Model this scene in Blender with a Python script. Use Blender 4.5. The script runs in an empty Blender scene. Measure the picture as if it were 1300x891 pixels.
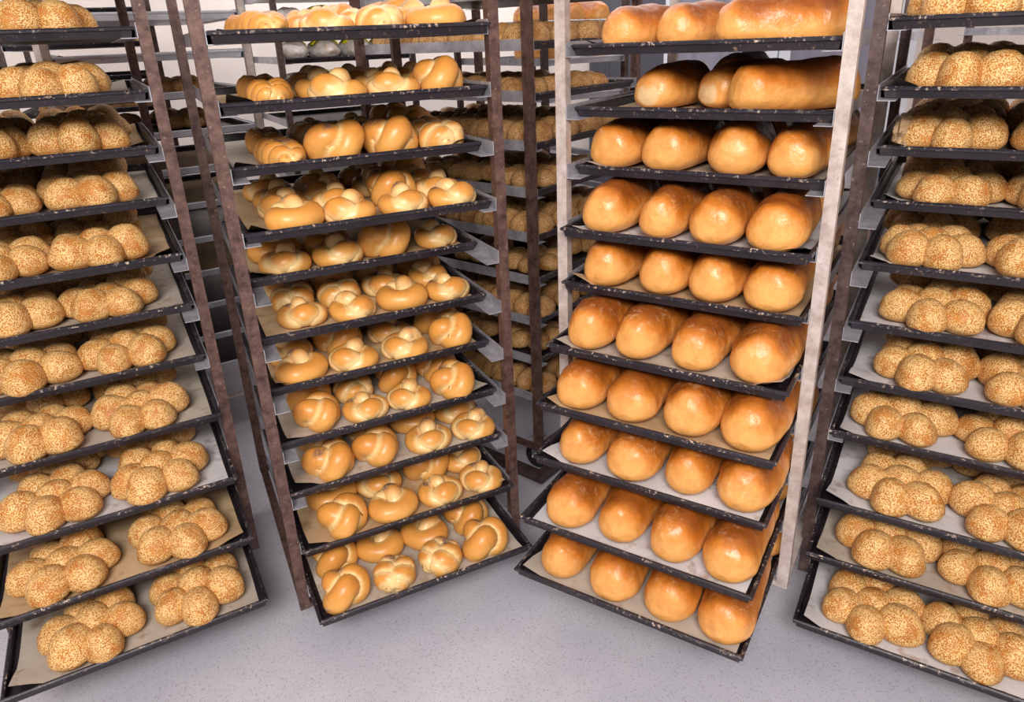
import bpy, math, random
import numpy as np
from mathutils import Matrix, Vector, noise

C = bpy.context.scene.collection
S = bpy.context.scene
PI = math.pi
rnd = random.Random(7)

# ------------------------------------------------------------------ camera
CAM_H = 1.46
cam_d = bpy.data.cameras.new('camera')
cam = bpy.data.objects.new('camera', cam_d)
C.objects.link(cam)
F, PITCH, ROLL = 896.33, math.radians(21.6215), math.radians(-2.3993)
cam_d.sensor_width = 36.0
cam_d.lens = F * 36.0 / 1300.0
cam_d.shift_y = -45.0 / 1300.0
cam_d.clip_start = 0.02
r0 = Vector((1, 0, 0)); d0 = Vector((0, -math.sin(PITCH), -math.cos(PITCH)))
fw = Vector((0, math.cos(PITCH), -math.sin(PITCH)))
rt = math.cos(ROLL) * r0 - math.sin(ROLL) * d0
dn = math.sin(ROLL) * r0 + math.cos(ROLL) * d0
M = Matrix.Identity(4)
for i in range(3):
    M[i][0] = rt[i]; M[i][1] = -dn[i]; M[i][2] = -fw[i]
M[0][3], M[1][3], M[2][3] = 0, 0, CAM_H
cam.matrix_world = M
S.camera = cam

# ------------------------------------------------------------------ view, world, lights
S.view_settings.view_transform = 'Standard'
S.view_settings.look = 'None'
S.view_settings.gamma = 1.0
S.view_settings.use_curve_mapping = False
S.view_settings.exposure = 0.02

w = bpy.data.worlds.new('world'); S.world = w
w.use_nodes = True
w.node_tree.nodes['Background'].inputs[0].default_value = (1.0, 0.97, 1.0, 1)
w.node_tree.nodes['Background'].inputs[1].default_value = 0.46

def area(name, loc, target, sx, sy, power, col):
    l = bpy.data.lights.new(name, 'AREA'); l.shape = 'RECTANGLE'
    l.size = sx; l.size_y = sy; l.energy = power; l.color = col
    o = bpy.data.objects.new(name, l); C.objects.link(o)
    o.location = loc
    o.rotation_euler = (Vector(target) - Vector(loc)).to_track_quat('-Z', 'Y').to_euler()
    return o
area('aisle_softlight', (-0.15, -1.25, 2.62), (0.0, 1.55, 0.65), 1.4, 0.8, 132, (1.0, 0.95, 0.90))
area('ceiling_lamp_light', (0.0, 2.9, 2.9), (0.0, 2.9, 0.0), 2.6, 0.5, 17, (1.0, 0.98, 0.98))
area('ceiling_lamp_light', (-0.3, 4.0, 2.9), (-0.5, 4.5, 1.2), 4.6, 0.4, 66, (1.0, 0.97, 0.96))

# ------------------------------------------------------------------ node helpers
def lin(r, g, b):
    f = lambda c: (c / 255 / 12.92) if c / 255 <= .04045 else ((c / 255 + .055) / 1.055) ** 2.4
    return (f(r), f(g), f(b), 1)

class Mat:
    def __init__(s, name, rough=.5, metal=0., spec=.5):
        s.m = bpy.data.materials.new(name); s.m.use_nodes = True
        s.t = s.m.node_tree; s.b = s.t.nodes['Principled BSDF']
        s.b.inputs['Roughness'].default_value = rough
        s.b.inputs['Metallic'].default_value = metal
        s.b.inputs['Specular IOR Level'].default_value = spec
        s.tc = s.n('ShaderNodeTexCoord')
        s.oi = s.n('ShaderNodeObjectInfo')
        add = s.n('ShaderNodeVectorMath'); add.operation = 'ADD'
        s.l(s.tc.outputs['Object'], add.inputs[0])
        mul = s.n('ShaderNodeVectorMath'); mul.operation = 'SCALE'
        mul.inputs[0].default_value = (7.3, 3.1, 5.7)
        s.l(s.oi.outputs['Random'], mul.inputs['Scale'])
        s.l(mul.outputs[0], add.inputs[1])
        s.vec = add.outputs[0]          # object space, shifted per object
    def n(s, t): return s.t.nodes.new(t)
    def l(s, a, b): s.t.links.new(a, b)
    def noise(s, scale, detail=3, rough=.55, vec=None):
        n = s.n('ShaderNodeTexNoise'); n.inputs['Scale'].default_value = scale
        n.inputs['Detail'].default_value = detail; n.inputs['Roughness'].default_value = rough
        s.l(vec or s.vec, n.inputs['Vector']); return n.outputs['Fac']
    def voro(s, scale, out='Distance'):
        n = s.n('ShaderNodeTexVoronoi'); n.inputs['Scale'].default_value = scale
        s.l(s.vec, n.inputs['Vector']); return n.outputs[out]
    def ramp(s, fac, stops):
        n = s.n('ShaderNodeValToRGB'); e = n.color_ramp.elements
        while len(e) < len(stops): e.new(.5)
        for k, (p, c) in enumerate(stops):
            e[k].position = p; e[k].color = c if len(c) == 4 else (*c, 1)
        s.l(fac, n.inputs[0]); return n.outputs[0]
    def mask(s, fac, a, b):
        n = s.n('ShaderNodeMapRange'); n.inputs['From Min'].default_value = a
        n.inputs['From Max'].default_value = b; s.l(fac, n.inputs['Value']); return n.outputs[0]
    def mix(s, fac, a, b):
        n = s.n('ShaderNodeMix'); n.data_type = 'RGBA'
        for v, k in ((fac, 0), (a, 6), (b, 7)):
            if isinstance(v, (int, float)): n.inputs[k].default_value = v
            elif isinstance(v, tuple): n.inputs[k].default_value = v
            else: s.l(v, n.inputs[k])
        return n.outputs[2]
    def math(s, op, a, b):
        n = s.n('ShaderNodeMath'); n.operation = op
        for v, k in ((a, 0), (b, 1)):
            if isinstance(v, (int, float)): n.inputs[k].default_value = v
            else: s.l(v, n.inputs[k])
        return n.outputs[0]
    def attr(s, name):
        n = s.n('ShaderNodeAttribute'); n.attribute_name = name; return n.outputs['Fac']
    def color(s, c):
        if isinstance(c, tuple): s.b.inputs['Base Color'].default_value = c
        else: s.l(c, s.b.inputs['Base Color'])
    def rough(s, v): s.l(v, s.b.inputs['Roughness'])
    def bump(s, h, dist, strength=1.0):
        n = s.n('ShaderNodeBump'); n.inputs['Distance'].default_value = dist
        n.inputs['Strength'].default_value = strength
        s.l(h, n.inputs['Height']); s.l(n.outputs[0], s.b.inputs['Normal'])

MT = {}
# sesame crust: orange gloss with pale seeds as fine relief
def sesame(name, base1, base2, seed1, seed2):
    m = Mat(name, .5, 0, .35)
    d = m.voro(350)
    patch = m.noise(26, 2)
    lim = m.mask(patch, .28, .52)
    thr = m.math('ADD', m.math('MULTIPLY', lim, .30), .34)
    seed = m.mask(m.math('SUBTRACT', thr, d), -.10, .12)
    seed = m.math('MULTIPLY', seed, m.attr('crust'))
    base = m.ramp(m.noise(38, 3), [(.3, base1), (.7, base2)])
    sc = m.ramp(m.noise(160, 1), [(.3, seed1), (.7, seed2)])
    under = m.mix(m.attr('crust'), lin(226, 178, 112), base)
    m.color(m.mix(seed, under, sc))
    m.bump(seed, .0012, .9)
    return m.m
MT['sesame'] = sesame('sesame_crust', lin(174, 98, 34), lin(204, 132, 54), lin(224, 174, 106), lin(242, 202, 140))
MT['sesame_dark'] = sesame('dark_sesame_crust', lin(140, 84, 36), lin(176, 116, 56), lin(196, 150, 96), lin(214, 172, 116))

def knot(name, a, b):
    m = Mat(name, .36, 0, .45)
    base = m.ramp(m.noise(22, 3), [(.3, a), (.72, b)])
    top = m.mix(m.math('MULTIPLY', m.attr('crust'), .55), lin(224, 162, 84), base)
    streak = m.mask(m.noise(85, 2), .52, .75)
    top = m.mix(m.math('MULTIPLY', streak, .18), top, lin(170, 96, 36))
    seam = m.mask(m.attr('seam'), .25, .95)
    c = m.mix(m.math('MULTIPLY', seam, .85), top, lin(240, 206, 146))
    pop = m.math('MULTIPLY', m.attr('poppy'), m.mask(m.noise(150, 2), .36, .52))
    c = m.mix(m.math('MULTIPLY', pop, .85), c, lin(104, 84, 86))
    m.color(c)
    m.bump(m.noise(60, 3), .0012, .5)
    return m.m
MT['knot'] = knot('golden_knot_crust', lin(188, 100, 24), lin(216, 138, 48))

def loaf(name, dark, mid, pale):
    m = Mat(name, .34, 0, .5)
    k = m.attr('crust')
    k2 = m.math('ADD', k, m.math('MULTIPLY', m.math('SUBTRACT', m.noise(20, 5, .65), .5), .95))
    c = m.ramp(k2, [(.05, pale), (.45, mid), (.95, dark)])
    flour = m.math('MULTIPLY', m.mask(m.noise(70, 5, .75), .53, .72), m.mask(m.noise(9, 2), .44, .62))
    c = m.mix(m.math('MULTIPLY', flour, .5), c, lin(232, 200, 160))
    c = m.mix(m.mask(m.attr('kiss'), .3, .7), c, lin(226, 190, 140))
    m.color(c)
    m.rough(m.math('ADD', m.math('MULTIPLY', m.noise(24, 3), .3), .2))
    m.bump(m.math('ADD', m.voro(30), m.noise(44, 4, .6)), .0045, .55)
    return m.m
MT['loaf'] = loaf('glossy_loaf_crust', lin(142, 74, 24), lin(196, 116, 40), lin(228, 162, 88))

def metal(name, a, b, rough, metallic, scale=30, c=None):
    m = Mat(name, rough, metallic, .5)
    col = m.ramp(m.noise(scale, 5, .7), [(.32, a), (.66, b)])
    if c: col = m.mix(m.mask(m.noise(90, 4, .7), .62, .74), col, c)
    m.color(col)
    m.bump(m.noise(120, 3), .0006, .4)
    return m.m
MT['rust'] = metal('rusty_brown_steel', lin(56, 36, 32), lin(112, 84, 76), .5, .25, 42, lin(160, 134, 122))
MT['rust_dark'] = metal('dark_rusty_steel', lin(46, 31, 31), lin(94, 74, 70), .5, .25, 38, lin(150, 132, 124))
MT['bright'] = metal('dull_bright_steel', lin(160, 142, 134), lin(206, 194, 188), .45, .2, 26, lin(140, 116, 100))
MT['galv'] = metal('galvanised_steel', lin(150, 148, 156), lin(204, 202, 210), .36, .55, 18)
MT['rubber'] = metal('black_rubber', lin(22, 20, 22), lin(40, 38, 40), .7, 0, 20)
def traym(name, base1, base2, scuffc, lo, hi):
    m = Mat(name, .36, .2, .5)
    col = m.ramp(m.noise(9, 4, .6), [(.3, base1), (.7, base2)])
    sc = m.math('MULTIPLY', m.mask(m.noise(120, 4, .65), lo, hi), m.mask(m.noise(11, 2), .40, .62))
    m.color(m.mix(sc, col, scuffc))
    m.rough(m.math('ADD', m.math('MULTIPLY', m.noise(40, 3), .35), .2))
    m.bump(m.noise(70, 3), .001, .35)
    return m.m
MT['tray'] = traym('black_baked_tray', lin(24, 20, 26), lin(44, 37, 43), lin(150, 118, 92), .60, .72)
MT['rim'] = traym('scuffed_tray_rim', lin(28, 25, 33), lin(50, 45, 54), lin(216, 192, 172), .56, .66)
MT['steel_tray'] = traym('pale_steel_tray', lin(168, 168, 178), lin(206, 206, 214), lin(120, 114, 116), .6, .75)
def paper(name, a, b):
    m = Mat(name, .7, 0, .25)
    c = m.ramp(m.noise(6, 4, .6), [(.3, a), (.7, b)])
    c = m.mix(m.math('MULTIPLY', m.mask(m.noise(28, 3), .56, .72), .55), c, lin(140, 100, 62))
    m.color(c)
    m.bump(m.noise(18, 4), .004, .45)
    return m.m
MT['paper_white'] = paper('white_parchment', lin(186, 182, 184), lin(214, 210, 212))
MT['paper_grey'] = paper('grey_parchment', lin(164, 152, 140), lin(196, 184, 170))
MT['paper_tan'] = paper('tan_parchment', lin(168, 138, 102), lin(198, 170, 134))

m = Mat('speckled_grey_floor', .32, 0, .5)
c = m.ramp(m.noise(3, 4), [(.3, lin(182, 180, 192)), (.7, lin(202, 199, 208))])
c = m.mix(m.math('MULTIPLY', m.mask(m.voro(150), .24, .12), .75), c, lin(112, 106, 112))
c = m.mix(m.math('MULTIPLY', m.mask(m.noise(140, 3), .6, .7), .5), c, lin(128, 122, 130))
m.color(c); m.bump(m.noise(60, 3), .0008, .3); MT['floor'] = m.m
def plain(name, col, rough=.5, metal=0., var=.08, spec=.4):
    m = Mat(name, rough, metal, spec)
    d = tuple(x * (1 - var) for x in col[:3]) + (1,)
    m.color(m.ramp(m.noise(5, 3), [(.3, d), (.7, col)])); return m.m
MT['wall'] = plain('warm_white_wall', lin(238, 228, 222), .8)
MT['ceiling'] = plain('white_ceiling', lin(232, 230, 230), .9)
MT['door'] = plain('grey_violet_door_panel', lin(146, 144, 160), .4, 0, .06)
MT['door_dark'] = plain('dark_grey_panel', lin(84, 84, 96), .4, 0, .06)
MT['trim'] = plain('white_door_frame', lin(226, 232, 240), .45, 0, .04)
MT['bucket'] = plain('white_plastic', lin(222, 222, 228), .35, 0, .04)
MT['blue'] = plain('blue_plastic', lin(60, 140, 205), .4, 0, .04)
MT['crate'] = plain('salmon_plastic', lin(226, 178, 150), .5, 0, .08)
MT['yellow'] = plain('yellow_label', lin(238, 222, 40), .4, 0, .05)
m = Mat('cloudy_plastic_bag', .25, 0, .6)
m.color(m.ramp(m.noise(22, 5, .65), [(.30, lin(196, 172, 150)), (.55, lin(228, 222, 218)), (.75, lin(244, 244, 244))]))
m.bump(m.noise(38, 4, .6), .008, .8); MT['bag'] = m.m

# ------------------------------------------------------------------ mesh helpers
def mesh(name, v, f, mat, smooth=True, attrs=None):
    me = bpy.data.meshes.new(name)
    me.from_pydata([tuple(map(float, p)) for p in v], [], f)
    me.materials.append(MT[mat])
    me.polygons.foreach_set('use_smooth', [smooth] * len(me.polygons))
    for k, a in (attrs or {}).items():
        at = me.attributes.new(k, 'FLOAT', 'POINT'); at.data.foreach_set('value', np.asarray(a, dtype=np.float32))
    me.update(); return me
def link(name, data, parent=None, loc=None, rz=0.):
    o = bpy.data.objects.new(name, data); C.objects.link(o)
    if parent: o.parent = parent
    if loc: o.location = loc
    if rz: o.rotation_euler = (0, 0, rz)
    return o
def tag(o, label, cat, group=None):
    o['label'] = label; o['category'] = cat
    if group: o['group'] = group
    return o
def empty(name, loc, rz=0.):
    o = link(name, None, None, loc, rz); o.empty_display_size = .1; return o
def boxv(x0, x1, y0, y1, z0, z1):
    return ([(x0, y0, z0), (x1, y0, z0), (x1, y1, z0), (x0, y1, z0), (x0, y0, z1), (x1, y0, z1), (x1, y1, z1), (x0, y1, z1)],
            [(0, 3, 2, 1), (4, 5, 6, 7), (0, 1, 5, 4), (1, 2, 6, 5), (2, 3, 7, 6), (3, 0, 4, 7)])
def boxes(name, mat, *bs):
    V, Fc = [], []
    for b in bs:
        v, f = boxv(*b); o = len(V); V += v; Fc += [tuple(i + o for i in q) for q in f]
    return mesh(name, V, Fc, mat, False)
def cyl(name, mat, r0_, r1_, z0, z1, n=20, axis='z'):
    V, Fc = [], []
    for k in range(n):
        a = 2 * PI * k / n
        for r, z in ((r0_, z0), (r1_, z1)):
            p = (r * math.cos(a), r * math.sin(a), z)
            V.append(p if axis == 'z' else (p[2], p[0], p[1]))
    for k in range(n):
        j = (k + 1) % n; Fc.append((2 * k, 2 * j, 2 * j + 1, 2 * k + 1))
    Fc.append(tuple(2 * k for k in range(n))[::-1]); Fc.append(tuple(2 * k + 1 for k in range(n)))
    return mesh(name, V, Fc, mat, False)
def struct(name, me, loc=(0, 0, 0), rz=0, parent=None):
    o = link(name, me, parent, loc, rz)
    if not parent: o['kind'] = 'structure'
    return o
def sstep(x, a, b):
    t = np.clip((x - a) / (b - a), 0, 1); return t * t * (3 - 2 * t)
def nz(p, s, seed): return noise.noise(Vector((p[0] * s + seed * 13.7, p[1] * s + seed * 5.1, p[2] * s - seed * 3.3)))

# ---- bread shapes
def dome(seed, lx, ly, h, nu=20, nv=11, off=(0, 0), rz=0.):
    """flat-bottomed rounded bun"""
    V, K = [], []
    ca, sa = math.cos(rz), math.sin(rz)
    for j in range(nv):
        t = j / (nv - 1)                       # 0 bottom centre .. 1 top
        ph = -PI / 2 + PI * t
        for i in range(nu):
            a = 2 * PI * i / nu
            cr = math.cos(ph) ** .82 if math.cos(ph) > 0 else 0
            x, y = lx / 2 * cr * math.cos(a), ly / 2 * cr * math.sin(a)
            s = math.sin(ph)
            z = h * .30 + (s * h * .70 if s > 0 else s * h * .30)
            k = 1 + .10 * nz((x, y, z), 26, seed)
            x, y = x * k, y * k
            V.append((x * ca - y * sa + off[0], x * sa + y * ca + off[1], max(0, z * (1 + .05 * nz((x, y, z), 18, seed + 9)))))
            K.append(float(sstep(np.array(z / h), .04, .26)))
    Fc = []
    for j in range(nv - 1):
        for i in range(nu):
            q = (i + 1) % nu
            Fc.append((j * nu + i, j * nu + q, (j + 1) * nu + q, (j + 1) * nu + i))
    return V, Fc, K
def tube(P, R, n=14, closed=True):
    P = np.array(P, float); m_ = len(P)
    T = (np.roll(P, -1, 0) - np.roll(P, 1, 0)) if closed else np.gradient(P, axis=0)
    T /= np.linalg.norm(T, axis=1)[:, None]
    V, Fc = [], []
    for i in range(m_):
        u = np.cross(T[i], (0, 0, 1.)); u /= np.linalg.norm(u) + 1e-9
        v = np.cross(u, T[i])
        for k in range(n):
            a = 2 * PI * k / n
            V.append(P[i] + R[i] * (math.cos(a) * u + math.sin(a) * v))
    for i in range(m_ if closed else m_ - 1):
        j = (i + 1) % m_
        for k in range(n):
            q = (k + 1) % n
            Fc.append((i * n + k, i * n + q, j * n + q, j * n + k))
    if not closed:
        Fc.append(tuple(range(n))); Fc.append(tuple((m_ - 1) * n + k for k in range(n))[::-1])
    return np.array(V), Fc
def seam_of(V, own, paths, n):
    """how near each surface point lies to a neighbouring strand"""
    out = np.zeros(len(V))
    for pi, (P, R, closed) in enumerate(paths):
        for vi in range(len(V)):
            si, ii = own[vi]
            idx = np.arange(len(P)); ok = np.ones(len(P), bool)
            if si == pi:
                dd = np.abs(idx - ii)
                if closed: dd = np.minimum(dd, len(P) - dd)
                ok = dd > len(P) * .17
            d = np.linalg.norm(P[ok] - V[vi], axis=1) - R[ok]
            if len(d): out[vi] = max(out[vi], float(1 - sstep(np.array(d.min()), .001, .0115)))
    return out
def round_ends(P, R, k=4):
    t0 = P[0] - P[1]; t0 /= np.linalg.norm(t0); t1 = P[-1] - P[-2]; t1 /= np.linalg.norm(t1)
    A, B = [], []
    for i in range(k):
        a = PI / 2 * (i + 1) / (k + .15)
        A.append((P[0] + t0 * R[0] * math.sin(a), R[0] * math.cos(a))); B.append((P[-1] + t1 * R[-1] * math.sin(a), R[-1] * math.cos(a)))
    A = A[::-1]
    return (np.array([q[0] for q in A] + list(P) + [q[0] for q in B]), np.array([q[1] for q in A] + list(R) + [q[1] for q in B]), False)
def strands_mesh(name, paths, mat, poppy=(), n=14, seed=0, pale=1.):
    paths = [q if q[2] else round_ends(q[0], q[1]) for q in paths]
    V, Fc, own = [], [], []
    for si, (P, R, closed) in enumerate(paths):
        v, f = tube(P, R, n, closed); o = len(V)
        Fc += [tuple(i + o for i in q) for q in f]
        for i in range(len(P)): own += [(si, i)] * n
        V += list(v)
    V = np.array(V)
    sm = seam_of(V, own, paths, n)
    for i in range(len(V)):
        V[i] *= 1 + .05 * nz(V[i], 22, seed)
    V[:, 2] -= np.percentile(V[:, 2], 6); V[:, 2] = np.maximum(V[:, 2], 0)
    zt = V[:, 2].max()
    pop = np.zeros(len(V))
    for (px, py, pr) in poppy:
        d = np.hypot(V[:, 0] - px, V[:, 1] - py)
        pop = np.maximum(pop, (1 - sstep(d, pr * .55, pr)) * sstep(V[:, 2], zt * .45, zt * .7))
    return mesh(name, V, Fc, mat, True, {'crust': sstep(V[:, 2], zt * .25, zt * .85), 'seam': sm * pale, 'poppy': pop})
def trefoil(seed, sc=.0123, r=.0278, zz=.015, st=1.):
    P, R = [], []
    for i in range(84):
        t = 2 * PI * i / 84
        P.append((sc * st * (math.sin(t) + 1.75 * math.sin(2 * t)), sc * (math.cos(t) - 1.75 * math.cos(2 * t)), .03 - zz * math.sin(3 * t)))
        R.append(r * (1 + .10 * math.sin(t + seed) + .05 * math.sin(4 * t + seed * 2)))
    return (np.array(P), np.array(R), True)
def nubbed(seed, ring=.0325, r=.0275, a0=110, nub=.0215):
    """rope ring with its free end laid over the top into the middle"""
    P, R = [], []
    N = 60
    for i in range(N):
        t = i / (N - 1)
        a = math.radians(a0 + 380 * t)
        P.append((ring * 1.10 * math.cos(a), ring * .98 * math.sin(a), .026 + .010 * float(sstep(np.array(t), .70, .98))))
        R.append(r * (.80 + .20 * math.sin(PI * (t * 1.1))) * (1 + .07 * math.cos(a * 2 + seed)))
    Q, RR = [], []
    for i in range(18):
        t = i / 17
        Q.append((.006 * math.sin(seed + 2.2 * t), .040 - .048 * t, .040 + .012 * math.sin(PI * (.15 + .75 * t)) - .006 * t))
        RR.append(nub * (.80 + .20 * math.sin(PI * t)))
    return [(np.array(P), np.array(R), False), (np.array(Q), np.array(RR), False)]
def lobed(seed, fat=.027, nub=.0205):
    """front lobe hugged by two arms, knot end poking up between them"""
    r = random.Random(seed)
    F, A, B, Q = [], [], [], []
    j = lambda: r.uniform(-.002, .002)
    dx, dz = j(), j()
    for i in range(22):
        t = i / 21; a = math.radians(205 + 130 * t)
        F.append((.024 * math.cos(a) + dx, .022 * math.sin(a) - .004, .029 + .010 * math.sin(PI * t)))
    l0, l1 = r.uniform(85, 105), r.uniform(232, 252)
    for i in range(26):
        t = i / 25; a = math.radians(l0 + (l1 - l0) * t)
        A.append((.036 * math.cos(a), .035 * math.sin(a), .027 + .010 * (1 - t)))
    l0, l1 = r.uniform(75, 95), r.uniform(-72, -50)
    for i in range(26):
        t = i / 25; a = math.radians(l0 + (l1 - l0) * t)
        B.append((.036 * math.cos(a), .035 * math.sin(a), .027 + .006 * (1 - t)))
    tl = r.uniform(-.008, .008)
    for i in range(16):
        t = i / 15
        Q.append((tl * (1 - t), .030 - .030 * t, .042 + .013 * math.sin(PI * (.2 + .7 * t))))
    bul = lambda n, R_, e: np.array([R_ * (.78 + .22 * math.sin(PI * i / (n - 1))) ** e for i in range(n)])
    return [(np.array(F), bul(22, fat, 1), False), (np.array(A), bul(26, .0225, 1.2), False), (np.array(B), bul(26, .0228, 1.2), False), (np.array(Q), bul(16, nub, 1), False)]
def braid(seed, L=.215, wv=1.9, r=.0225):
    out = []
    for k in range(3):
        P, R = [], []
        for i in range(46):
            t = i / 45; y = (t - .5) * L
            env = math.sin(PI * (.08 + .84 * t)) ** .5
            ph = 2 * PI * (t * wv + seed * .13) + 2 * PI * k / 3
            P.append((.027 * env * math.sin(ph), y, .030 + .012 * env * math.sin(2 * ph)))
            R.append(r * env ** .6)
        out.append((np.array(P), np.array(R), False))
    return out
def loaf_mesh(name, seed, L=.30, W=.124, H=.110, kiss=0.):
    nu, nv = 34, 32
    V, K, KS = [], [], []
    for j in range(nv):
        s = -1 + 2 * j / (nv - 1)
        s = math.copysign(1 - (1 - abs(s)) ** 1.5, s)
        pr = (max(0, 1 - abs(s) ** 5.0)) ** (1 / 2.6)
        for i in range(nu):
            a = 2 * PI * i / nu
            cx, cz = math.cos(a), math.sin(a)
            cx = math.copysign(abs(cx) ** .88, cx)
            x = W / 2 * pr * cx * (1 + .06 * math.sin(seed * 2 + 2.2 * s))
            zz = cz * (.68 if cz > 0 else .32)
            z = H * .32 + H * zz * (pr ** .8)
            y = s * L / 2
            q = 1 + .07 * nz((x, y, z), 15, seed) + .035 * nz((x, y, z), 40, seed + 4)
            V.append((x * q, y * (1 + .02 * nz((x, y, z), 20, seed + 2)), max(0, z * q)))
            K.append(float(sstep(np.array(z / H), .25, .92)) * (1 - .75 * float(sstep(np.array(abs(s)), .62, .99))))
            KS.append(float(1 - sstep(np.array(math.hypot(x / (W * .26), (z - H * .36) / (H * .26))), .6, 1.25)) if kiss and s < -.6 else 0.)
    Fc = []
    for j in range(nv - 1):
        for i in range(nu):
            q = (i + 1) % nu
            Fc.append((j * nu + i, j * nu + q, (j + 1) * nu + q, (j + 1) * nu + i))
    return mesh(name, V, Fc, 'loaf', True, {'crust': K, 'kiss': KS})

KNOTS = [strands_mesh('knot_roll', [trefoil(1)], 'knot', (), seed=1),
         strands_mesh('knot_roll', nubbed(0), 'knot', ((0, .030, .022),), seed=2),
         strands_mesh('knot_roll', lobed(5), 'knot', (), seed=3),
         strands_mesh('knot_roll', [trefoil(3, .0124, .0280, .017, 1.04)], 'knot', ((.01, .03, .02), (-.03, -.01, .014)), seed=4),
         strands_mesh('knot_roll', braid(1.5, .068, 1.0, .0265), 'knot', ((0, .02, .02),), seed=5),
         strands_mesh('knot_roll', [trefoil(5, .0120, .0288, .016, .98)], 'knot', ((-.02, .02, .018),), seed=6),
         strands_mesh('knot_roll', lobed(8, .0255, .0225), 'knot', ((-.0, .022, .018), (.03, .0, .012)), seed=7),
         strands_mesh('knot_roll', lobed(12, .0265, .018), 'knot', ((-.03, .02, .014),), seed=8)]
BRAIDS = [strands_mesh('braided_roll', braid(k), 'knot', ((.01, .05 - .08 * k, .03),), seed=10 + k, pale=.55) for k in range(2)]
LOAVES = [loaf_mesh('white_loaf', k, .290 + .008 * (k % 3), 1.18e-1 + .004 * (k % 2), .107 + .003 * ((k * 2) % 3)) for k in range(6)]
LOAF_K = loaf_mesh('white_loaf', 9, .25, .114, .098, 1.)
ROLLS = []
for k in range(5):
    v, f, kk = dome(k + 1, .100, .088, .077)
    ROLLS.append(mesh('roll', v, f, 'sesame', True, {'crust': kk}))
def joined_flower(seed, mat):
    V, Fc, K = [], [], []
    r = random.Random(seed)
    for q in range(7):
        a = q * PI / 3 + .2
        off = (0, 0) if q == 6 else (.068 * math.cos(a), .068 * math.sin(a))
        v, f, k = dome(seed * 7 + q, .094, .082, .056 + r.uniform(-.004, .006), 14, 8, off, a)
        o = len(V); V += v; K += k; Fc += [tuple(i + o for i in z) for z in f]
    return mesh('sesame_loaf', V, Fc, mat, True, {'crust': K})
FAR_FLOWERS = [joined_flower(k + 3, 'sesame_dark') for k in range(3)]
def log_row(seed):
    V, Fc, K = [], [], []
    for q in range(4):
        v, f, k = dome(seed * 5 + q, .12, .082, .074, 14, 8, (0, -.093 + .062 * q), 0)
        o = len(V); V += v; K += k; Fc += [tuple(i + o for i in z) for z in f]
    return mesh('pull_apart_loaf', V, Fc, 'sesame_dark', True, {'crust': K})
FAR_LOGS = [log_row(k) for k in range(2)]

# ---- trays, papers
TL = .66
def tray_meshes(wd, ln, body='tray', rim='rim', lip=.021, band=.006):
    def loop(e, z): return [(-wd / 2 - e, -e, z), (wd / 2 + e, -e, z), (wd / 2 + e, ln + e, z), (-wd / 2 - e, ln + e, z)]
    V = loop(-.006, 0) + loop(-.0015, lip) + loop(-.004, lip) + loop(-.008, .0022)
    Fc = [(3, 2, 1, 0), (12, 13, 14, 15)]
    for a in range(3):
        for k in range(4):
            q = (k + 1) % 4
            Fc.append((a * 4 + k, a * 4 + q, a * 4 + 4 + q, a * 4 + 4 + k))
    b = mesh('baking_tray', V, Fc, body, False)
    V = loop(-.0012 if band < .01 else .0012, lip - band) + loop(.0025, lip - .005) + loop(.003, lip) + loop(0, lip + .0025) + loop(-.0052, lip + .0018) + loop(-.0052, lip - .003)
    Fc = []
    for a in range(5):
        for k in range(4):
            q = (k + 1) % 4
            Fc.append((a * 4 + k, a * 4 + q, a * 4 + 4 + q, a * 4 + 4 + k))
    for k in range(4):
        q = (k + 1) % 4; Fc.append((20 + k, 20 + q, q, k))
    return b, mesh('rim', V, Fc, rim, False)
TM = {}
def get_tray(wd, ln, kind):
    key = (round(wd, 3), ln, kind)
    if key not in TM:
        TM[key] = tray_meshes(wd, ln, *{'steel': ('steel_tray', 'steel_tray', .024), 'edge': ('tray', 'steel_tray', .024, .021), 'tray': ('tray', 'rim')}[kind])
    return TM[key]
PM = {}
def get_paper(wd, ln, mat, var):
    key = (round(wd, 3), ln, mat, var)
    if key in PM: return PM[key]
    nx, ny = 14, 14
    V, Fc = [], []
    r = random.Random(var * 31 + 5)
    curl = [r.uniform(.004, .034) if r.random() < .7 else 0 for _ in range(4)]
    fr = r.uniform(.004, .022)
    for j in range(ny + 1):
        for i in range(nx + 1):
            u, v = i / nx, j / ny
            x, y = (u - .5) * wd, v * ln
            z = .0008 + .0007 * (1 + nz((x, y, 0), 9, var))
            for (cx, cy), h in zip(((0, 0), (1, 0), (0, 1), (1, 1)), curl):
                d = math.hypot((u - cx) * 1.2, (v - cy) * 1.2)
                z += h * float(1 - sstep(np.array(d), 0, .22))
            z += fr * max(0, nz((x, 0, 3), 10, var + 3)) * float(1 - sstep(np.array(v), 0, .08))
            x *= 1 + .012 * nz((x, y, 1), 5, var); y += .006 * nz((x, y, 2), 12, var)
            V.append((x, y, z))
    for j in range(ny):
        for i in range(nx):
            a = j * (nx + 1) + i; Fc.append((a, a + 1, a + nx + 2, a + nx + 1))
    PM[key] = mesh('parchment_sheet', V, Fc, mat, True); return PM[key]

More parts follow.
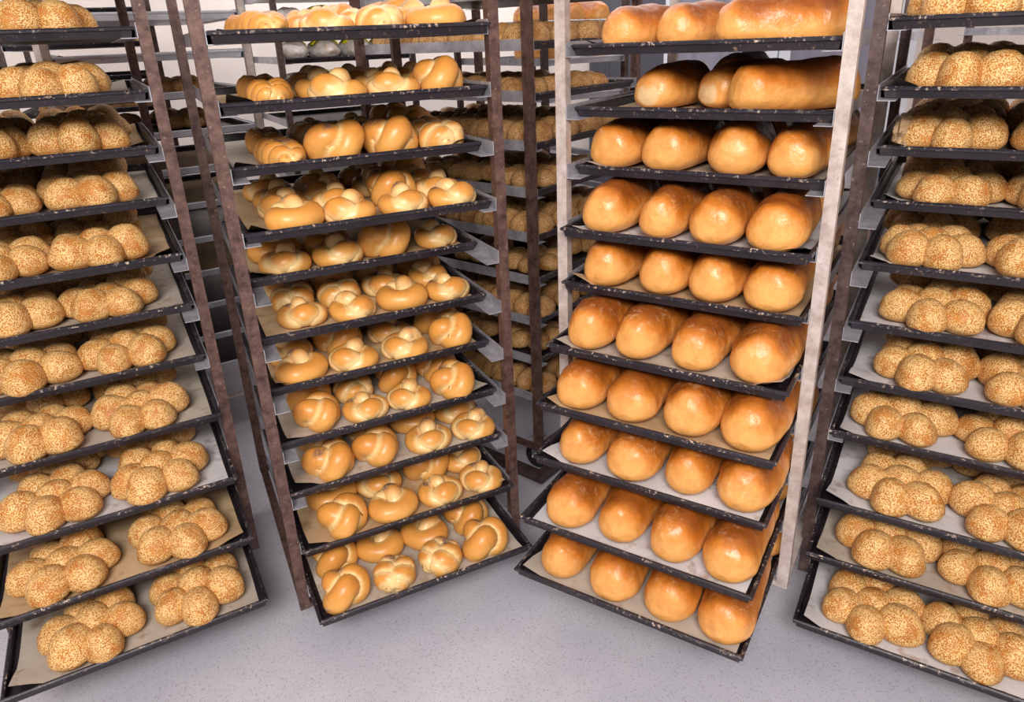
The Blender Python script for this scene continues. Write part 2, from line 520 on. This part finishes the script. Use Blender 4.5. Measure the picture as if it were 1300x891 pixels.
# ---- racks
PW = .025
def rack(label, loc, yaw, wd, zs, pmat, top=1.86, base=.125, depth=.70, floor_frame=False, runner='galv', inset=.07):
    """origin: floor under the front left post; +x along the front, +y into the rack"""
    t = empty('bakery_rack', (loc[0], loc[1], 0), yaw)
    tag(t, label, 'rack', 'bakery racks')
    h = PW / 2
    pm = boxes('post', pmat, (-h, h, -h, h, base, top))
    for x in (0, wd):
        for y in (0, depth): link('post', pm, t, (x, y, 0))
    a = h + .0008
    rl = boxes('runner', runner, (a, a + .0016, -.012, depth + .012, -.0016, .030), (a + .0016, a + .034, -.012, depth + .012, -.0016, 0))
    rr = boxes('runner', runner, (-a - .0016, -a, -.012, depth + .012, -.0016, .030), (-a - .034, -a - .0016, -.012, depth + .012, -.0016, 0))
    for z in zs:
        link('runner', rl, t, (0, 0, z)); link('runner', rr, t, (wd, 0, z))
    link('top_rail', boxes('top_rail', pmat, (h, wd - h, -h * .9, h * .9, top - .03, top)), t)
    link('top_rail', boxes('top_rail', pmat, (h, wd - h, depth - h * .9, depth + h * .9, top - .03, top)), t)
    sd = boxes('side_rail', pmat, (-h * .9, h * .9, h, depth - h, base, base + .012))
    link('side_rail', sd, t); link('side_rail', sd, t, (wd, 0, 0))
    if inset: link('front_rail', boxes('front_rail', pmat, (h, wd - h, -h * .9, h * .9, base, base + .012)), t)
    link('back_rail', boxes('back_rail', pmat, (h, wd - h, depth - h * .9, depth + h * .9, base, base + .012)), t)
    plate = boxes('caster_fork', 'galv', (-.022, .022, -.022, .022, base - .004, base), (-.018, -.014, -.014, .014, .038, base - .004), (.014, .018, -.014, .014, .038, base - .004))
    wh = cyl('wheel', 'rubber', .045, .045, -.013, .013, 18, 'x')
    for x in (inset, wd - inset):
        for y in (.06, depth - .06):
            fk = link('caster_fork', plate, t, (x, y, 0))
            link('wheel', wh, fk, (0, 0, .0455))
    if floor_frame:
        link('floor_frame', boxes('floor_frame', 'rust_dark', (-.03, wd + .03, -.03, 0, .012, .045), (-.03, wd + .03, depth, depth + .03, .012, .045),
             (-.03, 0, 0, depth, .012, .045), (wd, wd + .03, 0, depth, .012, .045)), t)
    return t
def to_world(r, u, v, z):
    ca, sa = math.cos(r[2]), math.sin(r[2])
    return (r[0] + u * ca - v * sa, r[1] + u * sa + v * ca, z)
ORD = ['zeroth', 'first', 'second', 'third', 'fourth', 'fifth', 'sixth', 'seventh', 'eighth', 'ninth', 'tenth', 'eleventh', 'twelfth']
def put_tray(r, z, out, label, group, kind='tray', ln=TL):
    b, rm = get_tray(r[3] - .036, ln, kind)
    o = link('baking_tray', b, None, to_world(r, r[3] / 2, -out, z + .0006), r[2])
    tag(o, label, 'tray', group); link('rim', rm, o); return o
def put_paper(r, z, out, mat, var, label, group, ln=.62, v0=.012, du=0., wd=None):
    me = get_paper(wd or (r[3] - .07), ln, mat, var)
    o = link('parchment_sheet', me, None, to_world(r, r[3] / 2 + du, -out + v0, z + .0032), r[2] + rnd.uniform(-.006, .006))
    tag(o, label, 'paper', group); return o
def put(name, me, r, u, v, z, rz, label, cat, group, sc=1.):
    o = link(name, me, None, to_world(r, u, v, z + .0062), r[2] + rz)
    if sc != 1.: o.scale = (sc, sc, sc)
    tag(o, label, cat, group); return o

# ------------------------------------------------------------------ the room
struct('floor', boxes('floor', 'floor', (-3.6, 3.6, -2.5, 4.8, -.05, 0)))
struct('wall_back', boxes('wall_back', 'wall', (-3.6, 3.6, 4.7, 4.8, 0, 3.0)))
struct('wall_left', boxes('wall_left', 'wall', (-3.7, -3.6, -2.5, 4.8, 0, 3.0)))
struct('wall_right', boxes('wall_right', 'wall', (3.6, 3.7, -2.5, 4.8, 0, 3.0)))
struct('ceiling', boxes('ceiling', 'ceiling', (-3.7, 3.7, -2.5, 4.8, 3.0, 3.08)))
def door(n, x0, x1, mat):
    d = struct('door_%d' % n, boxes('door', mat, (x0, x1, 4.64, 4.695, .01, 2.2)))
    link('door_rib', boxes('door_rib', mat, *[(x, x + .012, 4.634, 4.64, .05, 2.15) for x in np.arange(x0 + .1, x1 - .05, .16)]), d)
door(1, .55, 1.0, 'door_dark'); door(2, 1.08, 1.63, 'door'); door(3, 1.79, 2.42, 'door')
for k, (a, b) in enumerate(((1.005, 1.075), (1.635, 1.705), (1.715, 1.785), (2.43, 2.56))):
    struct('trim_%d' % (k + 1), boxes('trim', 'trim', (a, b, 4.62, 4.695, 0, 2.25)))

# ------------------------------------------------------------------ racks of the foreground
DZ = .1302
LX, LY, LYAW, LW, LZ = -1.2762, 1.3738, .50094, .58, 1.4869
RK = {'K': (-.5606, 1.4137, .44514, .60, 1.466), 'W': (.1335, 1.6331, -.56652, .576, 1.413),
      'L': (LX, LY, LYAW, LW, LZ), 'R': (.740, 1.4743, -.560, .575, 1.4415)}
OUT = {'K': [.03, -.003, -.054, -.008, -.117, -.076, -.074, -.041, -.022, .039, .141],
       'W': [-.015, -.028, -.03, .049, .046, .127, .18, .208, .276, .309],
       'L': [-.03, -.032, -.112, -.140, -.071, -.063, -.03, .065, .17, .249, .33],
       'R': [.021, -.025, -.122, -.178, -.106, -.058, -.022, .005, .107, .144, .234]}
rack('rusty brown rack of poppy knot rolls standing second from left', RK['K'], RK['K'][2], .60, [1.466 - DZ * k for k in range(11)], 'rust')
rack('pale steel posted rack of long white loaves right of the middle', RK['W'], RK['W'][2], .576, [1.413 - DZ * k for k in range(10)], 'bright', base=.215, inset=.11)
rack('rusty rack of sesame flower loaves at the left edge', RK['L'], RK['L'][2], .58, [LZ - DZ * k for k in range(-1, 11)], 'rust')
rack('rusty rack of sesame flower loaves at the right edge', RK['R'], RK['R'][2], .575, [1.4415 - DZ * k for k in range(11)], 'rust_dark')
TITLE = {'K': 'knot roll rack', 'W': 'white loaf rack', 'L': 'left sesame rack', 'R': 'right sesame rack'}
PAPERS = {'K': ['paper_tan', 'paper_tan', 'paper_grey', 'paper_tan', 'paper_tan', 'paper_tan', 'paper_tan', 'paper_grey', 'paper_grey', 'paper_tan', 'paper_grey'],
          'W': ['paper_grey', 'paper_tan', 'paper_grey', 'paper_white', 'paper_tan', 'paper_grey', 'paper_tan', 'paper_white', 'paper_white', 'paper_grey'],
          'L': ['paper_grey', 'paper_grey', 'paper_tan', 'paper_grey', 'paper_tan', 'paper_grey', 'paper_grey', 'paper_grey', 'paper_white', 'paper_tan', 'paper_grey'],
          'R': ['paper_grey', 'paper_white', 'paper_grey', 'paper_white', 'paper_white', 'paper_white', 'paper_white', 'paper_white', 'paper_white', 'paper_grey', 'paper_white']}
PC = {'paper_tan': 'tan', 'paper_grey': 'greyish', 'paper_white': 'white'}
for q in 'KWLR':
    for n in range(len(OUT[q])):
        z = RK[q][4] - DZ * n; out = OUT[q][n]
        put_tray(RK[q], z, out, 'dark scuffed baking tray, %s from the top in the %s' % (ORD[n + 1], TITLE[q]), 'dark baking trays')
        pm = PAPERS[q][n]
        put_paper(RK[q], z, out, pm, (n * 3 + ord(q)) % 7, '%s parchment sheet lining the %s tray down in the %s' % (PC[pm], ORD[n + 1], TITLE[q]), 'parchment sheets under the bread')
put_tray(RK['L'], LZ + DZ, 0, 'dark tray seen from below at the top of the left sesame rack', 'dark baking trays')

# ---- knot rolls: (u) across and (v) depth behind the tray's front edge
KU = {1: [.13, .25, .36, .485], 2: [.13, .26, .385, .50], 3: [.136, .262, .388, .512], 4: [.134, .255, .389, .511], 5: [.114, .244, .371, .509], 6: [.132, .252, .383, .51],
      7: [.104, .233, .37, .505], 8: [.126, .243, .358, .486], 9: [.134, .257, .397, .527], 10: [.132, .263, .397, .517], 11: [.093, .222, .348, .471]}
KV = {1: [.10, .07, .07, .07], 2: [.10, .07, .075, .085], 3: [.12, .085, .08, .08], 4: [.075, .075, .08, .075], 5: [.085, .085, .09, .10], 6: [.10, .072, .085, .085], 7: [.059, .06, .069, .079],
      8: [.085, .068, .072, .073], 9: [.074, .081, .073, .065], 10: [.058, .055, .058, .062], 11: [.055, .056, .052, .054]}
ROWN = ['front', 'second', 'third', 'rearmost']
COLN = ['leftmost', 'second', 'third', 'rightmost']
for n in range(1, 12):
    z = RK['K'][4] - DZ * (n - 1); out = OUT['K'][n - 1]
    rows = 4 if n <= 4 else (3 if n != 5 else 2)
    for row in range(rows):
        for col in range(4):
            br = n in (1, 2, 3) and col == 0
            if br and row % 2: continue
            if n == 5 and row == 1 and col > 1: continue
            u = KU[n][col] * 1.0 + (rnd.uniform(-.008, .008) if row else 0)
            v = max(.064, KV[n][col] - .006) + .123 * row + (rnd.uniform(-.008, .008) if row else 0)
            if br: v = .125 + .235 * (row // 2)
            near = min(abs(KU[n][i] - KU[n][col]) for i in range(4) if i != col)
            lab = 'golden %s, %s in %s row, %s tray down, knot roll rack' % ('braided roll' if br else 'knot roll', COLN[col], ROWN[row], ORD[n])
            if br: put('braided_roll', BRAIDS[(n + row) % 2], RK['K'], u, v - out, z, rnd.uniform(-.12, .12), lab, 'bread roll', 'braided rolls', rnd.uniform(.95, 1.02))
            else: put('knot_roll', KNOTS[rnd.choice((0, 1, 2, 2, 3, 4, 5, 6, 6, 7, 7))], RK['K'], u, v - out, z, rnd.uniform(-.8, .8) - RK['K'][2] * .5, lab, 'bread roll', 'knot rolls', min(rnd.uniform(1.03, 1.11), near / .113))

# ---- white loaves
WU = {3: [.083, .215, .343, .478], 4: [.095, .228, .348, .471], 5: [.098, .232, .352, .473], 6: [.093, .214, .345, .478], 7: [.092, .224, .356, .484],
      8: [.110, .240, .367, .490], 9: [.112, .241, .368, .490], 10: [.105, .243, .375, .495]}
WV = {3: .055, 4: .022, 5: .012, 6: .028, 7: .02, 8: .010, 9: .018, 10: .016}
WROT = {3: [-.10, -.12, .12, -.05]}
for n in range(1, 11):
    z = RK['W'][4] - DZ * (n - 1); out = OUT['W'][n - 1]
    def wl(u, v, rz, col, row, k=None, lab=None, sc=1.):
        l = lab or 'glossy white loaf, %s in %s row, %s tray down, white loaf rack' % (COLN[col], ROWN[row], ORD[n])
        o = put('white_loaf', LOAF_K if k == 'K' else LOAVES[rnd.randrange(6)], RK['W'], u, v - out, z, rz, l, 'bread loaf', 'long white loaves', sc)
        if n in WU:                                   # neighbours just clear each other
            near = min(abs(WU[n][i] - WU[n][col]) for i in range(4) if i != col)
            o.scale.x = min(1., near / .127)
    if n == 1:
        wl(.125, .165, -.30, 0, 0, None, None, .84); wl(.250, .18, -.35, 1, 0, None, None, .84); wl(.432, .10, -1.15, 2, 0, None, 'long crusty white loaf turned crosswise on the top tray, white loaf rack', .86)
        wl(.36, .42, -.2, 2, 1, None, 'dark shaded loaf peeking over the top tray of the white loaf rack', .9)
        continue
    if n == 2:
        wl(.175, .20, -.15, 0, 0, 'K', 'round loaf with pale end patch at left of second tray, white loaf rack')
        wl(.27, .45, .0, 1, 1, None, 'dark shaded loaf behind the others on second tray, white loaf rack')
        wl(.335, .235, -.50, 1, 0, 'K', 'smaller loaf with pale end patch mid second tray, white loaf rack')
        wl(.452, .155, -.78, 2, 0, None, 'big loaf lying diagonally at right of second tray, white loaf rack', .94)
        continue
    for row in range(2):
        for col in range(4):
            rz = WROT.get(n, [0] * 4)[col] if row == 0 else 0
            wl(WU[n][col] + .008 + (rnd.uniform(-.005, .005) if row else 0), max(.008, WV[n] * .5 - .004) + .150 + .312 * row + rnd.uniform(0, .008), rz + rnd.uniform(-.03, .02), col, row)

# ---- sesame flower loaves: seven pull-apart rolls each
LU = {1: (.18, .385), 2: (.165, .380), 3: (.195, .405), 4: (.185, .394), 5: (.175, .386), 6: (.170, .378), 7: (.178, .390), 8: (.170, .390), 9: (.176, .396), 10: (.165, .408), 11: (.195, .418)}
LV = {1: .14, 2: .125, 3: .15, 4: .122, 5: .122, 6: .122, 7: .115, 8: .115, 9: .112, 10: .115, 11: .115}
RU = {1: (.150, .375), 2: (.165, .39), 3: (.150, .37), 4: (.168, .385), 5: (.152, .37), 6: (.180, .395), 7: (.182, .395), 8: (.158, .375), 9: (.182, .39), 10: (.174, .385), 11: (.172, .380)}
def flower(q, n, u, v, z, label):
    r = RK[q]
    t = empty('sesame_loaf', to_world(r, u, v, z + .0062), r[2] + rnd.uniform(0, PI / 3))
    tag(t, label, 'bread loaf', 'sesame flower loaves')
    for k in range(7):
        a = k * PI / 3 + rnd.uniform(-.09, .09); rr = .0665 + rnd.uniform(-.004, .005)
        o = link('roll', ROLLS[rnd.randrange(5)], t, (0, 0, 0) if k == 6 else (rr * math.cos(a), rr * math.sin(a), 0), a + rnd.uniform(-.25, .25))
        s = rnd.uniform(.92, 1.05); o.scale = (s, s, s * rnd.uniform(.94, 1.12) * (1.06 if k == 6 else 1))
for q, UU, VV in (('L', LU, LV), ('R', RU, None)):
    for n in range(1, 12):
        z = RK[q][4] - DZ * (n - 1); out = OUT[q][n - 1]
        for row in range(3 if n <= 5 else 2):
            for col in range(2):
                u = UU[n][col] + (rnd.uniform(-.01, .01) if row else 0)
                v = (VV[n] if VV else .119) - .004 + .222 * row + (rnd.uniform(-.004, .006) if row else 0)
                flower(q, n, u, v - out, z, 'sesame flower loaf, %s in %s row, %s tray down, %s' % (('left', 'right')[col], ROWN[row], ORD[n], TITLE[q]))

# crumpled parchment wedged beside the right rack's post
def crumple(seed, sx, sy, sz):
    V, Fc = [], []
    nu, nv = 22, 14
    for j in range(nv):
        ph = -PI / 2 + PI * j / (nv - 1)
        for i in range(nu):
            a = 2 * PI * i / nu
            p = (math.cos(ph) * math.cos(a), math.cos(ph) * math.sin(a), math.sin(ph))
            k = 1 + .55 * nz(p, 2.2, seed) + .35 * abs(nz(p, 5.5, seed + 1))
            V.append((p[0] * sx * k, p[1] * sy * k, max(0, sz + p[2] * sz * k)))
    for j in range(nv - 1):
        for i in range(nu):
            q = (i + 1) % nu; Fc.append((j * nu + i, j * nu + q, (j + 1) * nu + q, (j + 1) * nu + i))
    return mesh('crumpled_parchment', V, Fc, 'paper_tan', False)
o = link('crumpled_parchment', crumple(3, .022, .034, .036), None, to_world(RK['R'], .062, .19, 1.441 - 2 * DZ + .006), RK['R'][2])
tag(o, 'crumpled tan parchment ball beside the left post of the right sesame rack', 'paper')

# ------------------------------------------------------------------ racks behind
B = (.074, 2.10, .873, .60)
bz = [1.70 - .14 * k for k in range(11)]
rack('dark rusty rack of shaded loaves standing between knot and white loaf racks', B, B[2], .60, bz, 'rust', top=1.95, base=.125, depth=.72, floor_frame=True)
for k, z in enumerate(bz):
    put_tray(B, z, .0, 'dark tray of shaded loaves, %s level of the rear middle rack' % ORD[k + 1], 'dark trays of the rear racks', ln=.70)
    if k == 0: continue
    for row in range(3):
        for col in range(2):
            if k % 2 == 0:
                for hlf in range(2):
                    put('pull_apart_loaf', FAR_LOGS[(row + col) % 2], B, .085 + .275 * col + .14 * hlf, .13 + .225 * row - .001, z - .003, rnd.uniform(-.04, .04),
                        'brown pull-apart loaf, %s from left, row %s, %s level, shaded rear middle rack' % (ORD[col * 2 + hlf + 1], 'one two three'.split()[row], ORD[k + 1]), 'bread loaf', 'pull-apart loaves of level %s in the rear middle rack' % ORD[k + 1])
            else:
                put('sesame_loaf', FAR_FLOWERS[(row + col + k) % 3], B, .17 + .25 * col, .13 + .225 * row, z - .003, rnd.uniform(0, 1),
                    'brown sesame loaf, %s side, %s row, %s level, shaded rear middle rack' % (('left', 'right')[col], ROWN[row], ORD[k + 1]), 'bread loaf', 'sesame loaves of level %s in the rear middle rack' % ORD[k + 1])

E_ = (-1.444, 2.41, .576, .625)
ez = [1.685 - .13 * k for k in range(12)]
rack('pale steel rack with bright empty trays behind the left sesame rack', E_, E_[2], .625, ez, 'bright', top=1.95, depth=.70)
for k, z in enumerate(ez):
    dark = k == 0
    put_tray(E_, z, 0, ('dark' if dark else 'bright edged') + ' steel tray, %s level of the pale rear left rack' % ORD[k + 1], 'steel trays of the pale rear rack', 'tray' if dark else 'steel' if k < 3 else 'edge', ln=.68)
    if k in (1, 2, 3, 5, 6, 8):
        put_paper(E_, z, -.0, 'paper_white' if k < 4 else 'paper_tan', k % 7, '%s loose parchment on %s level of the pale rear left rack' % ('white' if k < 4 else 'tan', ORD[k + 1]), 'loose parchment in the rear rack', ln=.60, v0=.03)
for k in (3, 4):
    for row in range(2):
        for col in range(2):
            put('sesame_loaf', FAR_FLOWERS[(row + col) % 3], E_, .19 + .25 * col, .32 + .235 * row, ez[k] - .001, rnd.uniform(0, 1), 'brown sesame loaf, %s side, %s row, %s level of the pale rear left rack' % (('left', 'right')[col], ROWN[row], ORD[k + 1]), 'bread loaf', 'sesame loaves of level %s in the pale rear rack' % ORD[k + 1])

C_ = (-.97, 3.32, .50, .62)
cz = [1.66 - .14 * k for k in range(8)]
rack('rear rack of bagged bread seen above the knot roll rack', C_, C_[2], .62, cz, 'rust_dark', top=1.95, depth=.70)
for k, z in enumerate(cz):
    put_tray(C_, z, 0, 'dark tray, %s level of the bagged bread rack' % ORD[k + 1], 'dark trays of the rear racks')
def bag_mesh(seed):
    V, Fc = [], []
    nu, nv = 22, 20
    for j in range(nv):
        s = -1 + 2 * j / (nv - 1)
        pr = (1 - abs(s) ** 3) ** .5
        for i in range(nu):
            a = 2 * PI * i / nu
            p = (.065 * pr * math.cos(a), .125 * s, .045 + .045 * pr * math.sin(a))
            k = 1 + .16 * nz(p, 24, seed)
            V.append((p[0] * k, p[1], max(0, p[2] * k)))
    for j in range(nv - 1):
        for i in range(nu):
            q = (i + 1) % nu; Fc.append((j * nu + i, j * nu + q, (j + 1) * nu + q, (j + 1) * nu + i))
    return mesh('bagged_loaf', V, Fc, 'bag', True)
BAGS = [bag_mesh(k) for k in range(3)]
def label_mesh():
    V, Fc = [], []
    n = 10
    for i in range(n + 1):
        a = math.radians(30 + 120 * i / n)
        for y in (-.05, .03):
            for r in (.070, .0715):
                V.append((r * 1.0 * math.cos(a), y, .045 + (r - .016) * math.sin(a)))
    for i in range(n):
        a = 4 * i; b = a + 4
        Fc += [(a, a + 2, b + 2, b), (a + 1, b + 1, b + 3, a + 3), (a, b, b + 1, a + 1), (a + 2, a + 3, b + 3, b + 2)]
    return mesh('paper_label', V, Fc, 'yellow', True)
LBL = label_mesh()
for k in (1, 2, 3):
    for col in range(4):
        o = put('bagged_loaf', BAGS[(k + col) % 3], C_, .09 + .147 * col, .15, cz[k] - .003, rnd.uniform(-.1, .1), 'bread in cloudy bag with yellow label, %s on %s level, rear bagged bread rack' % (COLN[col], ORD[k + 1]), 'bagged bread', 'bagged bread of level %s' % ORD[k + 1])
        if (k + col) % 2 == 0 or k == 2: link('paper_label', LBL, o)
        if (k + col) % 2 and k != 2: o['label'] = 'bread in plain cloudy bag, %s on %s level, rear bagged bread rack' % (COLN[col], ORD[k + 1])

F_ = (-2.12, 3.22, .42, .60)
fz = [1.62 - .14 * k for k in range(10)]
rack('dim rear rack of loaded trays behind the pale steel rack, far left', F_, F_[2], .60, fz, 'rust_dark', top=1.95, depth=.70)
for k, z in enumerate(fz):
    put_tray(F_, z, 0, 'dark tray, %s level of the far left rear rack' % ORD[k + 1], 'dark trays of the rear racks')
    if k % 2:
        for col in range(2):
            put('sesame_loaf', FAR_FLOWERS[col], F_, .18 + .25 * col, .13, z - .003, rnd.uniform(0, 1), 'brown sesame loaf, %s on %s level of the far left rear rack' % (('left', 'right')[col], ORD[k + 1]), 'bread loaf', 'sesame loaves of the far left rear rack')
D_ = (.18, 3.14, .60, .46)
dz_ = [1.485 - .15 * k for k in range(8)]
rack('rear rack of golden loaves on pale trays before the grey doors', D_, D_[2], .46, dz_, 'rust_dark', top=1.95, depth=.70)
for k, z in enumerate(dz_):
    put_tray(D_, z, 0, 'pale steel tray, %s level of the rack before the grey doors' % ORD[k + 1], 'pale trays before the doors', 'steel', ln=.66)
    for col in range(3):
        if k < 4: put('white_loaf', LOAVES[(k + col) % 5], D_, .09 + .14 * col, .17, z - .001, 0, 'golden loaf, %s on %s pale tray of rack before the grey doors' % (('left', 'middle', 'right')[col], ORD[k + 1]), 'bread loaf', 'golden loaves of level %s before the doors' % ORD[k + 1], .9)

G_ = (1.66, 2.92, .15, .60)
rack('empty rack frame against the bright wall behind the right sesame rack', G_, G_[2], .60, [1.38, .95, .6], 'rust', top=1.95, depth=.5)

# bucket on a salmon crate seen between the white loaf rack and the right rack
cr = empty('plastic_crate', (1.47, 2.72, 0), -.3)
tag(cr, 'salmon coloured plastic crate stack seen between the two right-hand racks', 'crate')
for k in range(3):
    z = .02 + .265 * k
    link('crate_wall', boxes('crate_wall', 'crate', (-.20, .20, -.15, -.14, z, z + .25), (-.20, .20, .14, .15, z, z + .25), (-.20, -.19, -.14, .14, z, z + .25), (.19, .20, -.14, .14, z, z + .25), (-.19, .19, -.14, .14, z, z + .012)), cr)
    link('crate_rim', boxes('crate_rim', 'crate', (-.21, .21, -.16, -.15, z + .225, z + .25), (-.21, .21, .15, .16, z + .225, z + .25), (-.21, -.20, -.15, .15, z + .225, z + .25), (.20, .21, -.15, .15, z + .225, z + .25)), cr)
bk = empty('plastic_bucket', (1.42, 2.70, .803), 0)
tag(bk, 'white plastic bucket with blue dot standing on the salmon crates', 'bucket')
link('bucket_body', cyl('bucket_body', 'bucket', .10, .125, 0, .22, 28), bk)
link('lid', cyl('lid', 'bucket', .132, .132, .22, .235, 28), bk)
link('label_dot', cyl('label_dot', 'blue', .022, .022, -.004, .004, 16, 'x'), bk, (-.03, -.119, .13), PI / 2)
